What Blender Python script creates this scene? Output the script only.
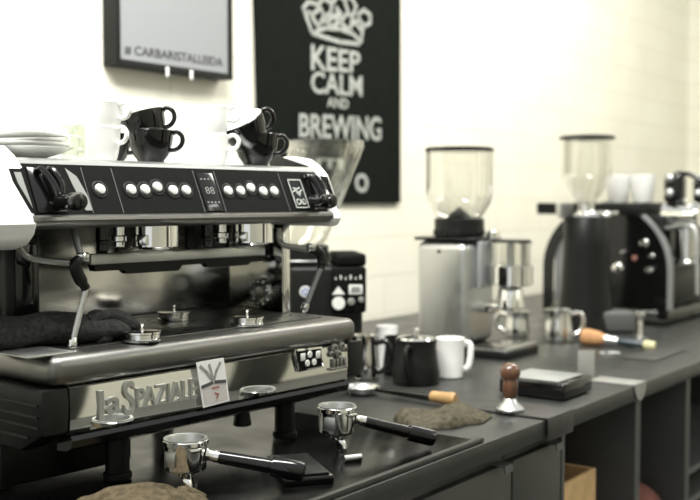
import bpy, bmesh, math, random
from mathutils import Vector, Matrix, noise
random.seed(7)
for o in list(bpy.data.objects): bpy.data.objects.remove(o)
SC = bpy.context.scene
PI = math.pi
# ------------------------------------------------------------------ camera, sky, added fill lights, exposure
F = 1050.0; CZ = 1.365; HEAD = math.radians(34); PITCH = math.atan(50/F)
cd = bpy.data.cameras.new('camera'); cam = bpy.data.objects.new('camera', cd); SC.collection.objects.link(cam)
cd.sensor_width = 36; cd.lens = F/700*36; cd.clip_start = .05; cd.clip_end = 60
cam.location = (0, 0, CZ); cam.rotation_euler = (PI/2-PITCH, 0, HEAD-PI/2)
cd.dof.use_dof = True; cd.dof.focus_distance = 1.75; cd.dof.aperture_fstop = 3.4
SC.camera = cam
SC.view_settings.view_transform = 'Standard'; SC.view_settings.look = 'None'
SC.view_settings.gamma = 1; SC.view_settings.use_curve_mapping = False
SC.view_settings.exposure = 0.45
w = bpy.data.worlds.new('sky'); SC.world = w; w.use_nodes = True
w.node_tree.nodes['Background'].inputs[0].default_value = (.98, 1, .985, 1)
w.node_tree.nodes['Background'].inputs[1].default_value = 0.60
def area(name, loc, aim, sx, sy, power, col=(1, .97, .9)):
    l = bpy.data.lights.new(name, 'AREA'); l.shape = 'RECTANGLE'; l.size = sx; l.size_y = sy
    l.energy = power; l.color = col
    o = bpy.data.objects.new(name, l); SC.collection.objects.link(o); o.location = loc
    o.rotation_euler = (Vector(aim)-Vector(loc)).to_track_quat('-Z', 'Y').to_euler()
area('wall_wash_fill_light', (1.0, 1.1, 3.1), (1.5, 2.0, 1.4), 1.8, .5, 96, (1, .985, .94))  # added fill without a known fixture, brightens the brick wall and the cups
area('far_wall_fill_light', (4.2, .9, 3.2), (4.4, 2.0, 1.2), 2.6, .5, 50, (1, .96, .86))  # added fill that lifts the wall towards the far end
area('front_wall_fill_light', (4.0, -1.9, 3.2), (4.2, -2.6, 0.4), 2.2, .6, 42, (1, .985, .94))  # added fill, lights the unseen front wall mirrored in the polished steel

# ------------------------------------------------------------------ frames: picture ray -> place in the room
def ray(px, py):
    u = (px-350)/F; v = -(py-250)/F
    fw = math.cos(PITCH)+v*math.sin(PITCH); up = -math.sin(PITCH)+v*math.cos(PITCH)
    return (math.cos(HEAD)*fw+math.sin(HEAD)*u, math.sin(HEAD)*fw-math.cos(HEAD)*u, up)
def at(px, py, z=.9):
    d = ray(px, py); t = (z-CZ)/d[2]; return Vector((d[0]*t, d[1]*t, z))
RIGHT = HEAD-PI/2                             # direction towards the right of the picture
MX, MY, TH = 1.047, 1.25, -.10957            # espresso machine frame on the counter
TC = -.041; CY0 = .972                        # counter and wall frame
def onframe(px, py, yy, ox, oy, th, oz):
    d = ray(px, py); n = (-math.sin(th), math.cos(th)); c = ox*n[0]+oy*n[1]+yy
    t = c/(d[0]*n[0]+d[1]*n[1]); x, y, z = d[0]*t, d[1]*t, CZ+d[2]*t
    return Vector(((x-ox)*math.cos(th)+(y-oy)*math.sin(th), yy, z-oz))
def onL(px, py, ly): return onframe(px, py, ly, MX, MY, TH, .9)
def onC(px, py, ly): return onframe(px, py, ly, 0, CY0, TC, 0)
def frm(x, y, z, ox, oy, th, oz): return Vector((ox+x*math.cos(th)-y*math.sin(th), oy+x*math.sin(th)+y*math.cos(th), oz+z))
def L2W(x, y, z): return frm(x, y, z, MX, MY, TH, .9)
def C2W(x, y, z): return frm(x, y, z, 0, CY0, TC, 0)
TOPZ = .9005

# ------------------------------------------------------------------ materials
def mat(name, col, rough=.5, metal=0, coat=0, spec=.5, var=0, vscale=30, bump=0, bscale=200, rvar=0, col2=None, aniso=None):
    m = bpy.data.materials.new(name); m.use_nodes = True; nt = m.node_tree; b = nt.nodes['Principled BSDF']
    b.inputs['Base Color'].default_value = (*col, 1); b.inputs['Roughness'].default_value = rough
    b.inputs['Metallic'].default_value = metal; b.inputs['Coat Weight'].default_value = coat
    b.inputs['Specular IOR Level'].default_value = spec
    tc = nt.nodes.new('ShaderNodeTexCoord')
    if var or col2 or rvar:
        n = nt.nodes.new('ShaderNodeTexNoise'); n.inputs['Scale'].default_value = vscale; n.inputs['Detail'].default_value = 5
        nt.links.new(tc.outputs['Object'], n.inputs['Vector'])
        if var or col2:
            r = nt.nodes.new('ShaderNodeValToRGB'); r.color_ramp.elements[0].position = .35; r.color_ramp.elements[1].position = .65
            r.color_ramp.elements[0].color = (*[c*(1-var) for c in col], 1)
            r.color_ramp.elements[1].color = (*(col2 or [min(1, c*(1+var)) for c in col]), 1)
            nt.links.new(n.outputs['Fac'], r.inputs['Fac']); nt.links.new(r.outputs['Color'], b.inputs['Base Color'])
        if rvar:
            mr = nt.nodes.new('ShaderNodeMapRange'); mr.inputs['From Min'].default_value = .3; mr.inputs['From Max'].default_value = .7
            mr.inputs['To Min'].default_value = max(0.02, rough-rvar); mr.inputs['To Max'].default_value = rough+rvar
            nt.links.new(n.outputs['Fac'], mr.inputs['Value']); nt.links.new(mr.outputs['Result'], b.inputs['Roughness'])
    if bump:
        n2 = nt.nodes.new('ShaderNodeTexNoise'); n2.inputs['Scale'].default_value = bscale; n2.inputs['Detail'].default_value = 6
        bp = nt.nodes.new('ShaderNodeBump'); bp.inputs['Strength'].default_value = bump; bp.inputs['Distance'].default_value = .004
        nt.links.new(tc.outputs['Object'], n2.inputs['Vector']); nt.links.new(n2.outputs['Fac'], bp.inputs['Height'])
        nt.links.new(bp.outputs['Normal'], b.inputs['Normal'])
    return m
def glassmat(name, tint=(.93, .95, .9), mixv=.12, rough=.02):
    m = bpy.data.materials.new(name); m.use_nodes = True; nt = m.node_tree; nt.nodes.clear()
    out = nt.nodes.new('ShaderNodeOutputMaterial'); t = nt.nodes.new('ShaderNodeBsdfTransparent'); g = nt.nodes.new('ShaderNodeBsdfGlossy')
    t.inputs[0].default_value = (*tint, 1); g.inputs['Roughness'].default_value = rough; g.inputs[0].default_value = (1, 1, 1, 1)
    lw = nt.nodes.new('ShaderNodeLayerWeight'); lw.inputs[0].default_value = .35
    mr = nt.nodes.new('ShaderNodeMapRange'); mr.inputs['To Min'].default_value = mixv*.5; mr.inputs['To Max'].default_value = .5
    mx = nt.nodes.new('ShaderNodeMixShader')
    nt.links.new(lw.outputs['Facing'], mr.inputs['Value']); nt.links.new(mr.outputs['Result'], mx.inputs[0])
    nt.links.new(t.outputs[0], mx.inputs[1]); nt.links.new(g.outputs[0], mx.inputs[2]); nt.links.new(mx.outputs[0], out.inputs[0])
    return m
M = dict(
 black=mat('black_plastic', (.0075, .008, .0075), .38, spec=.22, var=.2, vscale=60),
 blackgloss=mat('gloss_black', (.005, .005, .005), .12, spec=.4, coat=.12),
 panel=mat('panel_black', (.0045, .005, .0045), .55, spec=.07, var=.1, vscale=40),
 panelmid=mat('panel_charcoal', (.035, .037, .035), .5),
 blackcer=mat('black_ceramic', (.003, .003, .003), .07, spec=.4, coat=.1),
 white=mat('white_ceramic', (.86, .86, .84), .15, coat=.3),
 shell=mat('white_shell', (.85, .85, .83), .3, coat=.2),
 chrome=mat('chrome', (.82, .82, .80), .07, 1),
 mirror=mat('polished_steel', (.76, .76, .73), .03, 1, rvar=.01, vscale=12),
 splash=mat('scuffed_polished_steel', (.60, .59, .56), .16, 1, rvar=.03, vscale=9),
 satin=mat('satin_steel', (.27, .27, .255), .42, 1, rvar=.05, vscale=25),
 lip=mat('lip_satin_steel', (.20, .198, .185), .36, 1, rvar=.05, vscale=25), dsatin=mat('dark_satin_steel', (.15, .15, .142), .30, 1, rvar=.06, vscale=18),
 steel=mat('brushed_steel', (.55, .56, .55), .35, 1, rvar=.05, vscale=30),
 greysteel=mat('grey_painted_steel', (.30, .31, .31), .40, .35),
 counter=mat('dark_counter', (.028, .029, .027), .36, spec=.42, var=.12, vscale=14, rvar=.07, bump=.02, bscale=300),
 cabinet=mat('cabinet_charcoal', (.034, .035, .032), .45, var=.1, vscale=20),
 cabin=mat('cabinet_inside', (.052, .052, .050), .6, var=.1, vscale=10),
 edge=mat('cabinet_edge', (.085, .09, .085), .45),
 rubber=mat('rubber_mat', (.034, .033, .030), .55, var=.25, vscale=40, bump=.08, bscale=600),
 glossmat=mat('gloss_black_mat', (.003, .003, .003), .20, spec=.22, var=.2, vscale=12, rvar=.06),
 rail=mat('pale_grey_rail', (.80, .80, .78), .45),
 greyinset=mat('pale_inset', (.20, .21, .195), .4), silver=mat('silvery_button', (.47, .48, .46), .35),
 towel=mat('black_towel', (.034, .034, .033), .95, spec=.1, var=.3, vscale=120, bump=.8, bscale=500),
 brown=mat('olive_brown_cloth', (.088, .071, .044), .95, spec=.1, var=.3, vscale=90, bump=.9, bscale=420),
 brownd=mat('dark_olive_cloth', (.085, .076, .054), .95, spec=.1, var=.35, vscale=90, bump=.9, bscale=420),
 wood=mat('turned_wood', (.115, .052, .027), .25, coat=.5, var=.35, vscale=28),
 palewood=mat('pale_wood', (.42, .26, .11), .55, var=.25, vscale=30),
 pine=mat('plywood', (.60, .40, .19), .6, var=.15, vscale=18),
 bristle=mat('tan_bristle', (.50, .27, .12), .8, var=.25, vscale=150, bump=.5, bscale=500),
 redbrown=mat('red_brown_sack', (.16, .055, .04), .8, var=.3, vscale=16, bump=.3, bscale=60),
 paper=mat('white_paper', (.80, .80, .78), .6),
 greypaper=mat('grey_print', (.30, .29, .28), .6), darkpaper=mat('dark_print', (.07, .07, .07), .6), redpaper=mat('reddish_print', (.35, .16, .13), .6), palepaper=mat('pale_print', (.55, .52, .50), .6),
 chalk=mat('chalk_white', (.34, .36, .335), .9, var=.2, vscale=90),
 board=mat('poster_black', (.0065, .0085, .0068), .85, spec=.06, var=.12, vscale=20),
 frame=mat('frame_black', (.010, .011, .011), .5, spec=.2),
 print_=mat('framed_print', (.25, .262, .27), .6, spec=.2),
 ink=mat('ink', (.02, .02, .02), .6),
 label=mat('pale_label', (.62, .63, .60), .5), blue=mat('blue_badge', (.12, .16, .33), .4),
 screen=mat('grey_screen', (.20, .21, .21), .25, coat=.3),
 led=mat('dim_display', (.16, .17, .16), .3),
 tablet=mat('grey_plate', (.26, .27, .26), .3),
 clearstrip=mat('pale_plastic', (.26, .26, .24), .35),
 teal=mat('dark_teal_handle', (.02, .035, .045), .3), yellow=mat('pale_yellow_end', (.55, .52, .30), .5),
 greymatt=mat('grey_plastic', (.085, .088, .085), .5),
 glass=glassmat('clear_glass'), hopper=glassmat('hopper_plastic', (.965, .965, .95), .07, .05), smoky=glassmat('cloudy_hopper', (.94, .94, .92), .05, .08),
)
def wallmat():
    m = bpy.data.materials.new('white_painted_brick'); m.use_nodes = True; nt = m.node_tree; b = nt.nodes['Principled BSDF']
    b.inputs['Roughness'].default_value = .7
    tc = nt.nodes.new('ShaderNodeTexCoord'); sp = nt.nodes.new('ShaderNodeSeparateXYZ'); cb = nt.nodes.new('ShaderNodeCombineXYZ')
    nt.links.new(tc.outputs['Object'], sp.inputs[0]); ad = nt.nodes.new('ShaderNodeMath'); ad.operation = 'ADD'
    nt.links.new(sp.outputs['X'], ad.inputs[0]); nt.links.new(sp.outputs['Y'], ad.inputs[1])
    nt.links.new(ad.outputs[0], cb.inputs[0]); nt.links.new(sp.outputs['Z'], cb.inputs[1])
    br = nt.nodes.new('ShaderNodeTexBrick'); br.inputs['Scale'].default_value = 1; br.inputs['Brick Width'].default_value = .46
    br.inputs['Row Height'].default_value = .152; br.inputs['Mortar Size'].default_value = .006; br.inputs['Mortar Smooth'].default_value = .6
    br.inputs['Color1'].default_value = (.86, .85, .755, 1); br.inputs['Color2'].default_value = (.845, .83, .73, 1); br.inputs['Mortar'].default_value = (.77, .755, .66, 1)
    nt.links.new(cb.outputs[0], br.inputs['Vector'])
    n = nt.nodes.new('ShaderNodeTexNoise'); n.inputs['Scale'].default_value = 3.5; n.inputs['Detail'].default_value = 6
    nt.links.new(tc.outputs['Object'], n.inputs['Vector'])
    mx = nt.nodes.new('ShaderNodeMix'); mx.data_type = 'RGBA'; mx.blend_type = 'MULTIPLY'; mx.inputs[0].default_value = .25
    nt.links.new(br.outputs['Color'], mx.inputs[6]); nt.links.new(n.outputs['Color'], mx.inputs[7])
    nt.links.new(br.outputs['Color'], mx.inputs[6])
    rr = nt.nodes.new('ShaderNodeValToRGB'); rr.color_ramp.elements[0].color = (.86, .85, .80, 1); rr.color_ramp.elements[1].color = (1, 1, 1, 1)
    nt.links.new(n.outputs['Fac'], rr.inputs['Fac']); nt.links.new(rr.outputs['Color'], mx.inputs[7]); mx.inputs[0].default_value = 1
    nt.links.new(mx.outputs[2], b.inputs['Base Color'])
    bp = nt.nodes.new('ShaderNodeBump'); bp.inputs['Strength'].default_value = .3; bp.inputs['Distance'].default_value = .003; bp.invert = True
    nt.links.new(br.outputs['Fac'], bp.inputs['Height']); nt.links.new(bp.outputs['Normal'], b.inputs['Normal'])
    return m
M['wall'] = wallmat()
M['floor'] = mat('grey_floor', (.10, .10, .095), .5, var=.2, vscale=3)

M['glossmat'].node_tree.nodes['Principled BSDF'].inputs['IOR'].default_value = 1.22
# ------------------------------------------------------------------ mesh helpers
def merge(bm, tb, mtx=None):
    if mtx is not None: bmesh.ops.transform(tb, matrix=mtx, verts=tb.verts)
    me = bpy.data.meshes.new('tmp'); tb.to_mesh(me); tb.free(); bm.from_mesh(me); bpy.data.meshes.remove(me)
def new(): return bmesh.new()
def box(bm, x0, x1, y0, y1, z0, z1, bev=0, seg=2, mtx=None):
    tb = bmesh.new(); bmesh.ops.create_cube(tb, size=1)
    for v in tb.verts: v.co = Vector(((x0+x1)/2+v.co.x*(x1-x0), (y0+y1)/2+v.co.y*(y1-y0), (z0+z1)/2+v.co.z*(z1-z0)))
    if bev: bmesh.ops.bevel(tb, geom=tb.edges[:], offset=bev, segments=seg, profile=.5, affect='EDGES')
    merge(bm, tb, mtx); return bm
def lathe(bm, prof, seg=36, mtx=None):
    tb = bmesh.new(); rings = []
    for r, z in prof:
        if r < 1e-6: rings.append([tb.verts.new((0, 0, z))])
        else: rings.append([tb.verts.new((r*math.cos(2*PI*i/seg), r*math.sin(2*PI*i/seg), z)) for i in range(seg)])
    for a, b in zip(rings, rings[1:]):
        for i in range(seg):
            j = (i+1) % seg
            if len(a) == 1 and len(b) == 1: continue
            if len(a) == 1: tb.faces.new((a[0], b[j], b[i]))
            elif len(b) == 1: tb.faces.new((a[i], a[j], b[0]))
            else: tb.faces.new((a[i], a[j], b[j], b[i]))
    bmesh.ops.recalc_face_normals(tb, faces=tb.faces); merge(bm, tb, mtx); return bm
def cyl(bm, r, z0, z1, bev=.001, seg=28, mtx=None, r2=None):
    r2 = r if r2 is None else r2
    return lathe(bm, [(0, z0), (r-bev, z0), (r, z0+bev), (r2, z1-bev), (r2-bev, z1), (0, z1)], seg, mtx)
def spline(pts, n=6):
    P = [Vector(p) for p in pts]; P = [P[0]*2-P[1]]+P+[P[-1]*2-P[-2]]; out = []
    for i in range(1, len(P)-2):
        for k in range(n):
            t = k/n; a, b, c, d = P[i-1:i+3]
            out.append(.5*((2*b)+(c-a)*t+(2*a-5*b+4*c-d)*t*t+(3*b-a-3*c+d)*t**3))
    out.append(P[-2]); return out
def tube(bm, pts, r, seg=10, mtx=None, flat=1.0, upv=(0, 0, 1)):
    pts = [Vector(p) for p in pts]; n = len(pts); R = r if isinstance(r, (list, tuple)) else [r]*n
    if len(R) != n: R = [R[0]+(R[-1]-R[0])*i/(n-1) for i in range(n)]
    tb = bmesh.new(); rings = []; up = Vector(upv)
    for i, p in enumerate(pts):
        t = (pts[min(i+1, n-1)]-pts[max(i-1, 0)]).normalized()
        s = t.cross(up)
        if s.length < .05: s = t.cross(Vector((1, 0, .01)))
        s.normalize(); u = s.cross(t).normalized(); up = u
        rings.append([tb.verts.new(p+R[i]*(math.cos(2*PI*k/seg)*s+flat*math.sin(2*PI*k/seg)*u)) for k in range(seg)])
    for a, b in zip(rings, rings[1:]):
        for k in range(seg): tb.faces.new((a[k], a[(k+1) % seg], b[(k+1) % seg], b[k]))
    tb.faces.new(rings[0]); tb.faces.new(rings[-1])
    bmesh.ops.recalc_face_normals(tb, faces=tb.faces); merge(bm, tb, mtx); return bm
def extr(bm, poly, vec, bev=0, mtx=None, seg=2):
    """poly: list of 3-D points (planar), extruded by vec"""
    tb = bmesh.new(); vs = [tb.verts.new(p) for p in poly]; f = tb.faces.new(vs)
    r = bmesh.ops.extrude_face_region(tb, geom=[f])
    bmesh.ops.translate(tb, vec=Vector(vec), verts=[g for g in r['geom'] if isinstance(g, bmesh.types.BMVert)])
    bmesh.ops.recalc_face_normals(tb, faces=tb.faces)
    if bev:
        cap = [e for e in tb.edges if len(e.link_faces) == 2 and any(len(f.verts) == len(poly) for f in e.link_faces)]
        bmesh.ops.bevel(tb, geom=cap, offset=bev, segments=seg, profile=.5, affect='EDGES')
    merge(bm, tb, mtx); return bm
def exX(bm, yz, x0, x1, bev=0, mtx=None, seg=2): return extr(bm, [(x0, y, z) for y, z in yz], (x1-x0, 0, 0), bev, mtx, seg)
def exY(bm, xz, y0, y1, bev=0, mtx=None, seg=2): return extr(bm, [(x, y0, z) for x, z in xz], (0, y1-y0, 0), bev, mtx, seg)
def exZ(bm, xy, z0, z1, bev=0, mtx=None, seg=2): return extr(bm, [(x, y, z0) for x, y in xy], (0, 0, z1-z0), bev, mtx, seg)
def sphere(bm, c, r, mtx=None, sc=(1, 1, 1), u=20, v=12):
    tb = bmesh.new(); bmesh.ops.create_uvsphere(tb, u_segments=u, v_segments=v, radius=r)
    for p in tb.verts: p.co = Vector((p.co.x*sc[0]+c[0], p.co.y*sc[1]+c[1], p.co.z*sc[2]+c[2]))
    merge(bm, tb, mtx); return bm
def mesh(name, bm, smooth=True, ang=35):
    me = bpy.data.meshes.new(name); bm.to_mesh(me); bm.free()
    if smooth:
        me.polygons.foreach_set('use_smooth', [True]*len(me.polygons)); me.set_sharp_from_angle(angle=math.radians(ang))
    return me
def obj(name, bm, m, parent=None, loc=(0, 0, 0), rot=(0, 0, 0), label=None):
    me = bm if isinstance(bm, bpy.types.Mesh) else mesh(name, bm)
    if not me.materials: me.materials.append(M[m] if isinstance(m, str) else m)
    o = bpy.data.objects.new(name, me); SC.collection.objects.link(o); o.location = loc; o.rotation_euler = rot
    if parent: o.parent = parent
    if label: o['label'] = label
    return o
def tag(o, label, cat, group=None):
    o['label'] = label; o['category'] = cat
    if group: o['group'] = group
    return o
def thing(name, label, cat, loc=(0, 0, 0), rz=0, group=None, rot=None):
    o = bpy.data.objects.new(name, None); SC.collection.objects.link(o); o.empty_display_size = .05
    o.location = loc; o.rotation_euler = rot or (0, 0, rz)
    return tag(o, label, cat, group)
def struct(name, bm, m, loc=(0, 0, 0), rz=0, parent=None):
    o = obj(name, bm, m, parent, loc, (0, 0, rz))
    o['kind'] = 'structure'; return o
def dup(root, loc, rot=None, label=None, group=None):
    r = root.copy(); SC.collection.objects.link(r); r.location = loc
    if rot is not None: r.rotation_euler = rot
    if label: r['label'] = label
    if group: r['group'] = group
    for ch in list(root.children):
        c = ch.copy(); SC.collection.objects.link(c); c.parent = r
        for g in list(ch.children):
            d = g.copy(); SC.collection.objects.link(d); d.parent = c
    return r
def T(x=0, y=0, z=0): return Matrix.Translation((x, y, z))
def RX(a): return Matrix.Rotation(a, 4, 'X')
def RY(a): return Matrix.Rotation(a, 4, 'Y')
def RZ(a): return Matrix.Rotation(a, 4, 'Z')
def align(d):
    return Vector(d).to_track_quat('Z', 'Y').to_matrix().to_4x4()
def text(bm, s, x0, x1, z0, z1, depth=.002, bold=0.0, mtx=None, shear=0, spacing=1.0):
    """letters standing in the local xz plane, facing -y, fitted to the box"""
    cu = bpy.data.curves.new('t', 'FONT'); cu.body = s; cu.size = 1; cu.extrude = .01; cu.offset = bold; cu.shear = shear; cu.space_character = spacing
    o = bpy.data.objects.new('t', cu); SC.collection.objects.link(o); bpy.context.view_layer.update()
    me = bpy.data.meshes.new_from_object(o.evaluated_get(bpy.context.evaluated_depsgraph_get()))
    bpy.data.objects.remove(o); bpy.data.curves.remove(cu)
    tb = bmesh.new(); tb.from_mesh(me); bpy.data.meshes.remove(me)
    xs = [v.co.x for v in tb.verts]; ys = [v.co.y for v in tb.verts]; a, b, c, d = min(xs), max(xs), min(ys), max(ys)
    for v in tb.verts:
        x = x0+(v.co.x-a)/(b-a)*(x1-x0); z = z0+(v.co.y-c)/(d-c)*(z1-z0); y = -depth if v.co.z > 0 else 0
        v.co = Vector((x, y, z))
    merge(bm, tb, mtx); return bm
def strokes(bm, lines, wd, depth=.0015, mtx=None):
    """painted lines in the local xz plane, facing -y"""
    for pts in lines:
        for (xa, za), (xb, zb) in zip(pts, pts[1:]):
            L = math.hypot(xb-xa, zb-za)
            if L < 1e-6: continue
            nx, nz = -(zb-za)/L*wd/2, (xb-xa)/L*wd/2; ex, ez = (xb-xa)/L*wd*.3, (zb-za)/L*wd*.3
            exY(bm, [(xa-ex+nx, za-ez+nz), (xb+ex+nx, zb+ez+nz), (xb+ex-nx, zb+ez-nz), (xa-ex-nx, za-ez-nz)], -depth, 0, mtx=mtx)
    return bm
# ------------------------------------------------------------------ the setting
WY = 1.375
def cstruct(name, bm, m): return struct(name, bm, m, (0, CY0, 0), TC)
cstruct('floor', box(new(), -4, 7.2, -3.4, 1.6, -.1, 0), 'floor')
cstruct('wall_back', box(new(), -4, 7.2, WY, WY+.15, 0, 3.4), 'wall')
cstruct('wall_right', box(new(), 7.0, 7.15, -3.4, WY, 0, 3.4), 'wall')
cstruct('wall_front', box(new(), -4, 7.2, -3.5, -3.35, 0, 3.4), 'wall')
d1 = cstruct('dark_reflection_panel', box(new(), 2.35, 3.30, -3.35, -3.31, 0, 2.1, .005), 'cabinet')  # unseen dark panel, added so the machine's steel mirrors a dark area
struct('reflection_panel_handle', box(new(), 2.43, 2.55, -3.31, -3.27, 1.0, 1.02, .004), 'steel', parent=d1)  # handle on the added dark panel
cstruct('dark_reflection_strip', box(new(), 4.36, 4.70, -3.349, -3.20, 0, 3.39, .005), 'cabinet')  # unseen upright, added to put a dark band into the steel's reflection
cstruct('baseboard_front', box(new(), -4, 2.34, -3.35, -3.335, 0, .12, .003), 'cabinet')

# ---- counter and its units (frame along the counter; front edge at y = 0)
bm = new(); box(bm, -.6, 6.6, 0, WY-.002, .861, .9, .003)
ct = obj('countertop', bm, 'counter', None, (0, CY0, 0), (0, 0, TC)); tag(ct, 'long dark charcoal worktop running along the white brick wall', 'countertop')
bm = new(); box(bm, 2.18, 2.183, .012, .5, .9, .9004); box(bm, 2.18, 2.75, .50, .503, .9, .9004)
obj('slab_joint', bm, 'cabin', ct)
def cabinet(x0, x1, label, doors):
    t = thing('base_cabinet', label, 'cabinet', C2W(x0, .03, 0), TC, 'closed base cabinets under the worktop'); wd = x1-x0
    obj('body', box(new(), 0, wd-.002, .02, .62, .08, .858, .002), 'cabin', t)
    obj('plinth', box(new(), .005, wd-.007, .06, .6, 0, .079), 'black', t)
    for a, b in doors:
        d = obj('door', box(new(), a+.002, b-.002, 0, .018, .09, .826, .0015), 'cabinet', t)
        h = new(); cx = b-.075
        exX(h, [(-.020, .832), (.012, .832), (.012, .829), (-.017, .829), (-.019, .817), (-.022, .817)], cx+.008, cx+.042)
        obj('handle', h, 'edge', d)
cabinet(.95, 1.965, 'closed charcoal cabinet below the bar mat, door tab near its right end', [(0, .50), (.50, 1.013)])
cabinet(1.967, 2.203, 'narrow closed charcoal cabinet below the dark tamping mat', [(0, .234)])
def shelf_unit(x0, x1, label, shelves):
    t = thing('open_shelf_unit', label, 'shelf', C2W(x0, .03, 0), TC, 'open shelf bays under the worktop'); wd = x1-x0
    for a, b in ((0, .014), (wd-.016, wd-.002)):
        p = obj('side_panel', box(new(), a, b, .003, .60, .02, .858, .001), 'cabin', t)
        obj('edge_strip', box(new(), a, b, 0, .0028, .02, .858), 'edge', p)
    obj('back_panel', box(new(), .0145, wd-.0165, .59, .60, .02, .858), 'cabin', t)
    for z in shelves:
        s = obj('shelf', box(new(), .0145, wd-.0165, .004, .588, z, z+.018), 'cabin', t)
        obj('edge_strip', box(new(), .0145, wd-.0165, .001, .0038, z, z+.018), 'edge', s)
shelf_unit(2.205, 2.665, 'open shelf bay holding a pale plywood box, left of three', (.44,))
shelf_unit(2.667, 3.055, 'open shelf bay holding a red-brown sack, middle of three', (.38,))
shelf_unit(3.057, 4.1, 'open shelf bay with several shelves at the far right', (.36, .47, .56))
tag(obj('storage_box', (lambda b: (box(b, -.10, .10, -.10, .10, 0, .012, .002), box(b, -.10, .10, -.10, -.09, .0121, .226, .002), box(b, -.10, .10, .09, .10, .0121, .226, .002),
    box(b, -.10, -.09, -.089, .089, .0121, .226, .002), box(b, .09, .10, -.089, .089, .0121, .226, .002), b)[-1])(new()), 'pine', None, C2W(2.438, .19, .4585), (0, 0, TC)),
    'pale plywood box on the shelf below the worktop', 'box')
bm = new(); sphere(bm, (0, 0, .0), .5, sc=(.215, .20, .20), u=28, v=18)
for v in bm.verts:
    n = noise.noise(v.co*9)*.014; v.co += v.co.normalized()*n; v.co.z = max(v.co.z, -.06)
    v.co.z += .06
tag(obj('coffee_sack', bm, 'redbrown', None, C2W(2.925, .145, .3985), (0, 0, TC)), 'red-brown lumpy sack lying in an open shelf bay', 'sack')
# ------------------------------------------------------------------ on the wall
def wallpt(px, py, off=0): return onC(px, py, WY-off)
# chalk poster
pl = wallpt(257, 60); pr = wallpt(397.5, 60); pb = wallpt(397, 203).z
X0, X1 = pl.x, pr.x; ZT = 2.32
pt = thing('chalk_poster', 'black hand-lettered poster with white crown on the brick wall', 'poster', C2W(X0, WY-.012, pb), TC)
bm = new(); exY(bm, [(.0, 0), (X1-X0, 0), (X1-X0-.0, ZT-pb), (-.035, ZT-pb)], -.004, .008); obj('board', bm, 'board', pt)
def pp(px, py): q = wallpt(px, py, .016); return q.x-X0, q.z-pb
def ptext(s, pxl, pxr, ytl, ybl, ytr, ybr, bold=.018):
    xa, zt = pp(pxl, ytl); _, zb = pp(pxl, ybl); xb, zt2 = pp(pxr, ytr); _, zb2 = pp(pxr, ybr)
    b = new(); text(b, s, xa, xb, 0, 1, .0012, bold)
    for v in b.verts:
        k = (v.co.x-xa)/(xb-xa); lo = zb+(zb2-zb)*k; hi = zt+(zt2-zt)*k
        v.co.z = lo+(hi-lo)*v.co.z; v.co.y -= .0042
    obj('lettering', b, 'chalk', pt)
ptext('KEEP', 311, 360, 44, 70, 52, 73)
ptext('CALM', 311, 362, 71, 93, 76, 97)
ptext('AND', 327, 348, 97, 107, 99, 109)
ptext('BREWING', 299, 381, 113, 137, 117, 141)
ptext('O', 355, 368, 173, 192, 174, 193, .04)
ptext('ITI', 316, 343, 158, 168, 159, 169, .03)
b = new(); S = [[(303, 8), (312, 33), (317, 35), (340, 42), (358, 44), (361, 41), (363, 24)],
     [(315, 32), (325, 28), (340, 29), (353, 34), (360, 41)],
     [(303, 8), (308, 2), (316, 4), (318, 10), (313, 14), (306, 12), (303, 8)], [(358, 14), (364, 10), (370, 15), (370, 23), (364, 26), (359, 20), (358, 14)],
     [(309, 12), (318, 27), (324, 16), (318, 4), (324, -2), (332, 4), (330, 14), (324, 16)], [(330, 14), (340, 22), (348, 12), (344, 0), (350, -4), (356, 6), (352, 18), (348, 12)],
     [(324, 16), (330, 27), (340, 22), (350, 31), (352, 18), (361, 30)], [(332, 4), (338, -6), (344, 0)], [(320, 22), (331, 19)], [(341, 14), (336, 8)], [(353, 24), (359, 20)], [(335, 14), (340, 16)]]
strokes(b, [[pp(x, y) for x, y in l] for l in S], .015)
for v in b.verts: v.co.y -= .0042
obj('crown', b, 'chalk', pt)
# framed print
fl = wallpt(116.5, 60, .06); fr = wallpt(233, 78, .06)
ft = thing('framed_print', 'white print in a deep black frame on the wall above the cups', 'picture', C2W(fl.x, WY-.06, 0), TC)
fw = fr.x-fl.x; zb = fl.z-.012; zt = zb+.62
bm = new(); 
for a in ((0, .016, zb, zt), (fw-.016, fw, zb, zt), (.0161, fw-.0161, zb, zb+.018), (.0161, fw-.0161, zt-.018, zt)): box(bm, a[0], a[1], 0, .056, a[2], a[3], .001)
obj('frame', bm, 'frame', ft)
obj('print', box(new(), .0165, fw-.0165, .006, .03, zb+.0185, zt-.0185), 'print_', ft)
def fp(px, py): q = onC(px, py, WY-.056); return q.x-fl.x, q.z
xa, z1 = fp(125, 44.5); _, z0 = fp(125, 54.5); xb, z1b = fp(223, 58); _, z0b = fp(223, 67.5)
b = new(); text(b, '# CARBARISTALLEIDA', xa, xb, 0, 1, .0008, .012)
for v in b.verts:
    k = (v.co.x-xa)/(xb-xa); v.co.z = (z0+(z0b-z0)*k)+((z1-z0)*(1-k)+(z1b-z0b)*k)*v.co.z; v.co.y += .0058
obj('lettering', b, 'ink', ft)
for px in (166, 190):
    x, z = fp(px, 70); obj('clip', box(new(), x-.005, x+.005, -.004, .0, zb-.016, zb+.012, .001), 'paper', ft)
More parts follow.
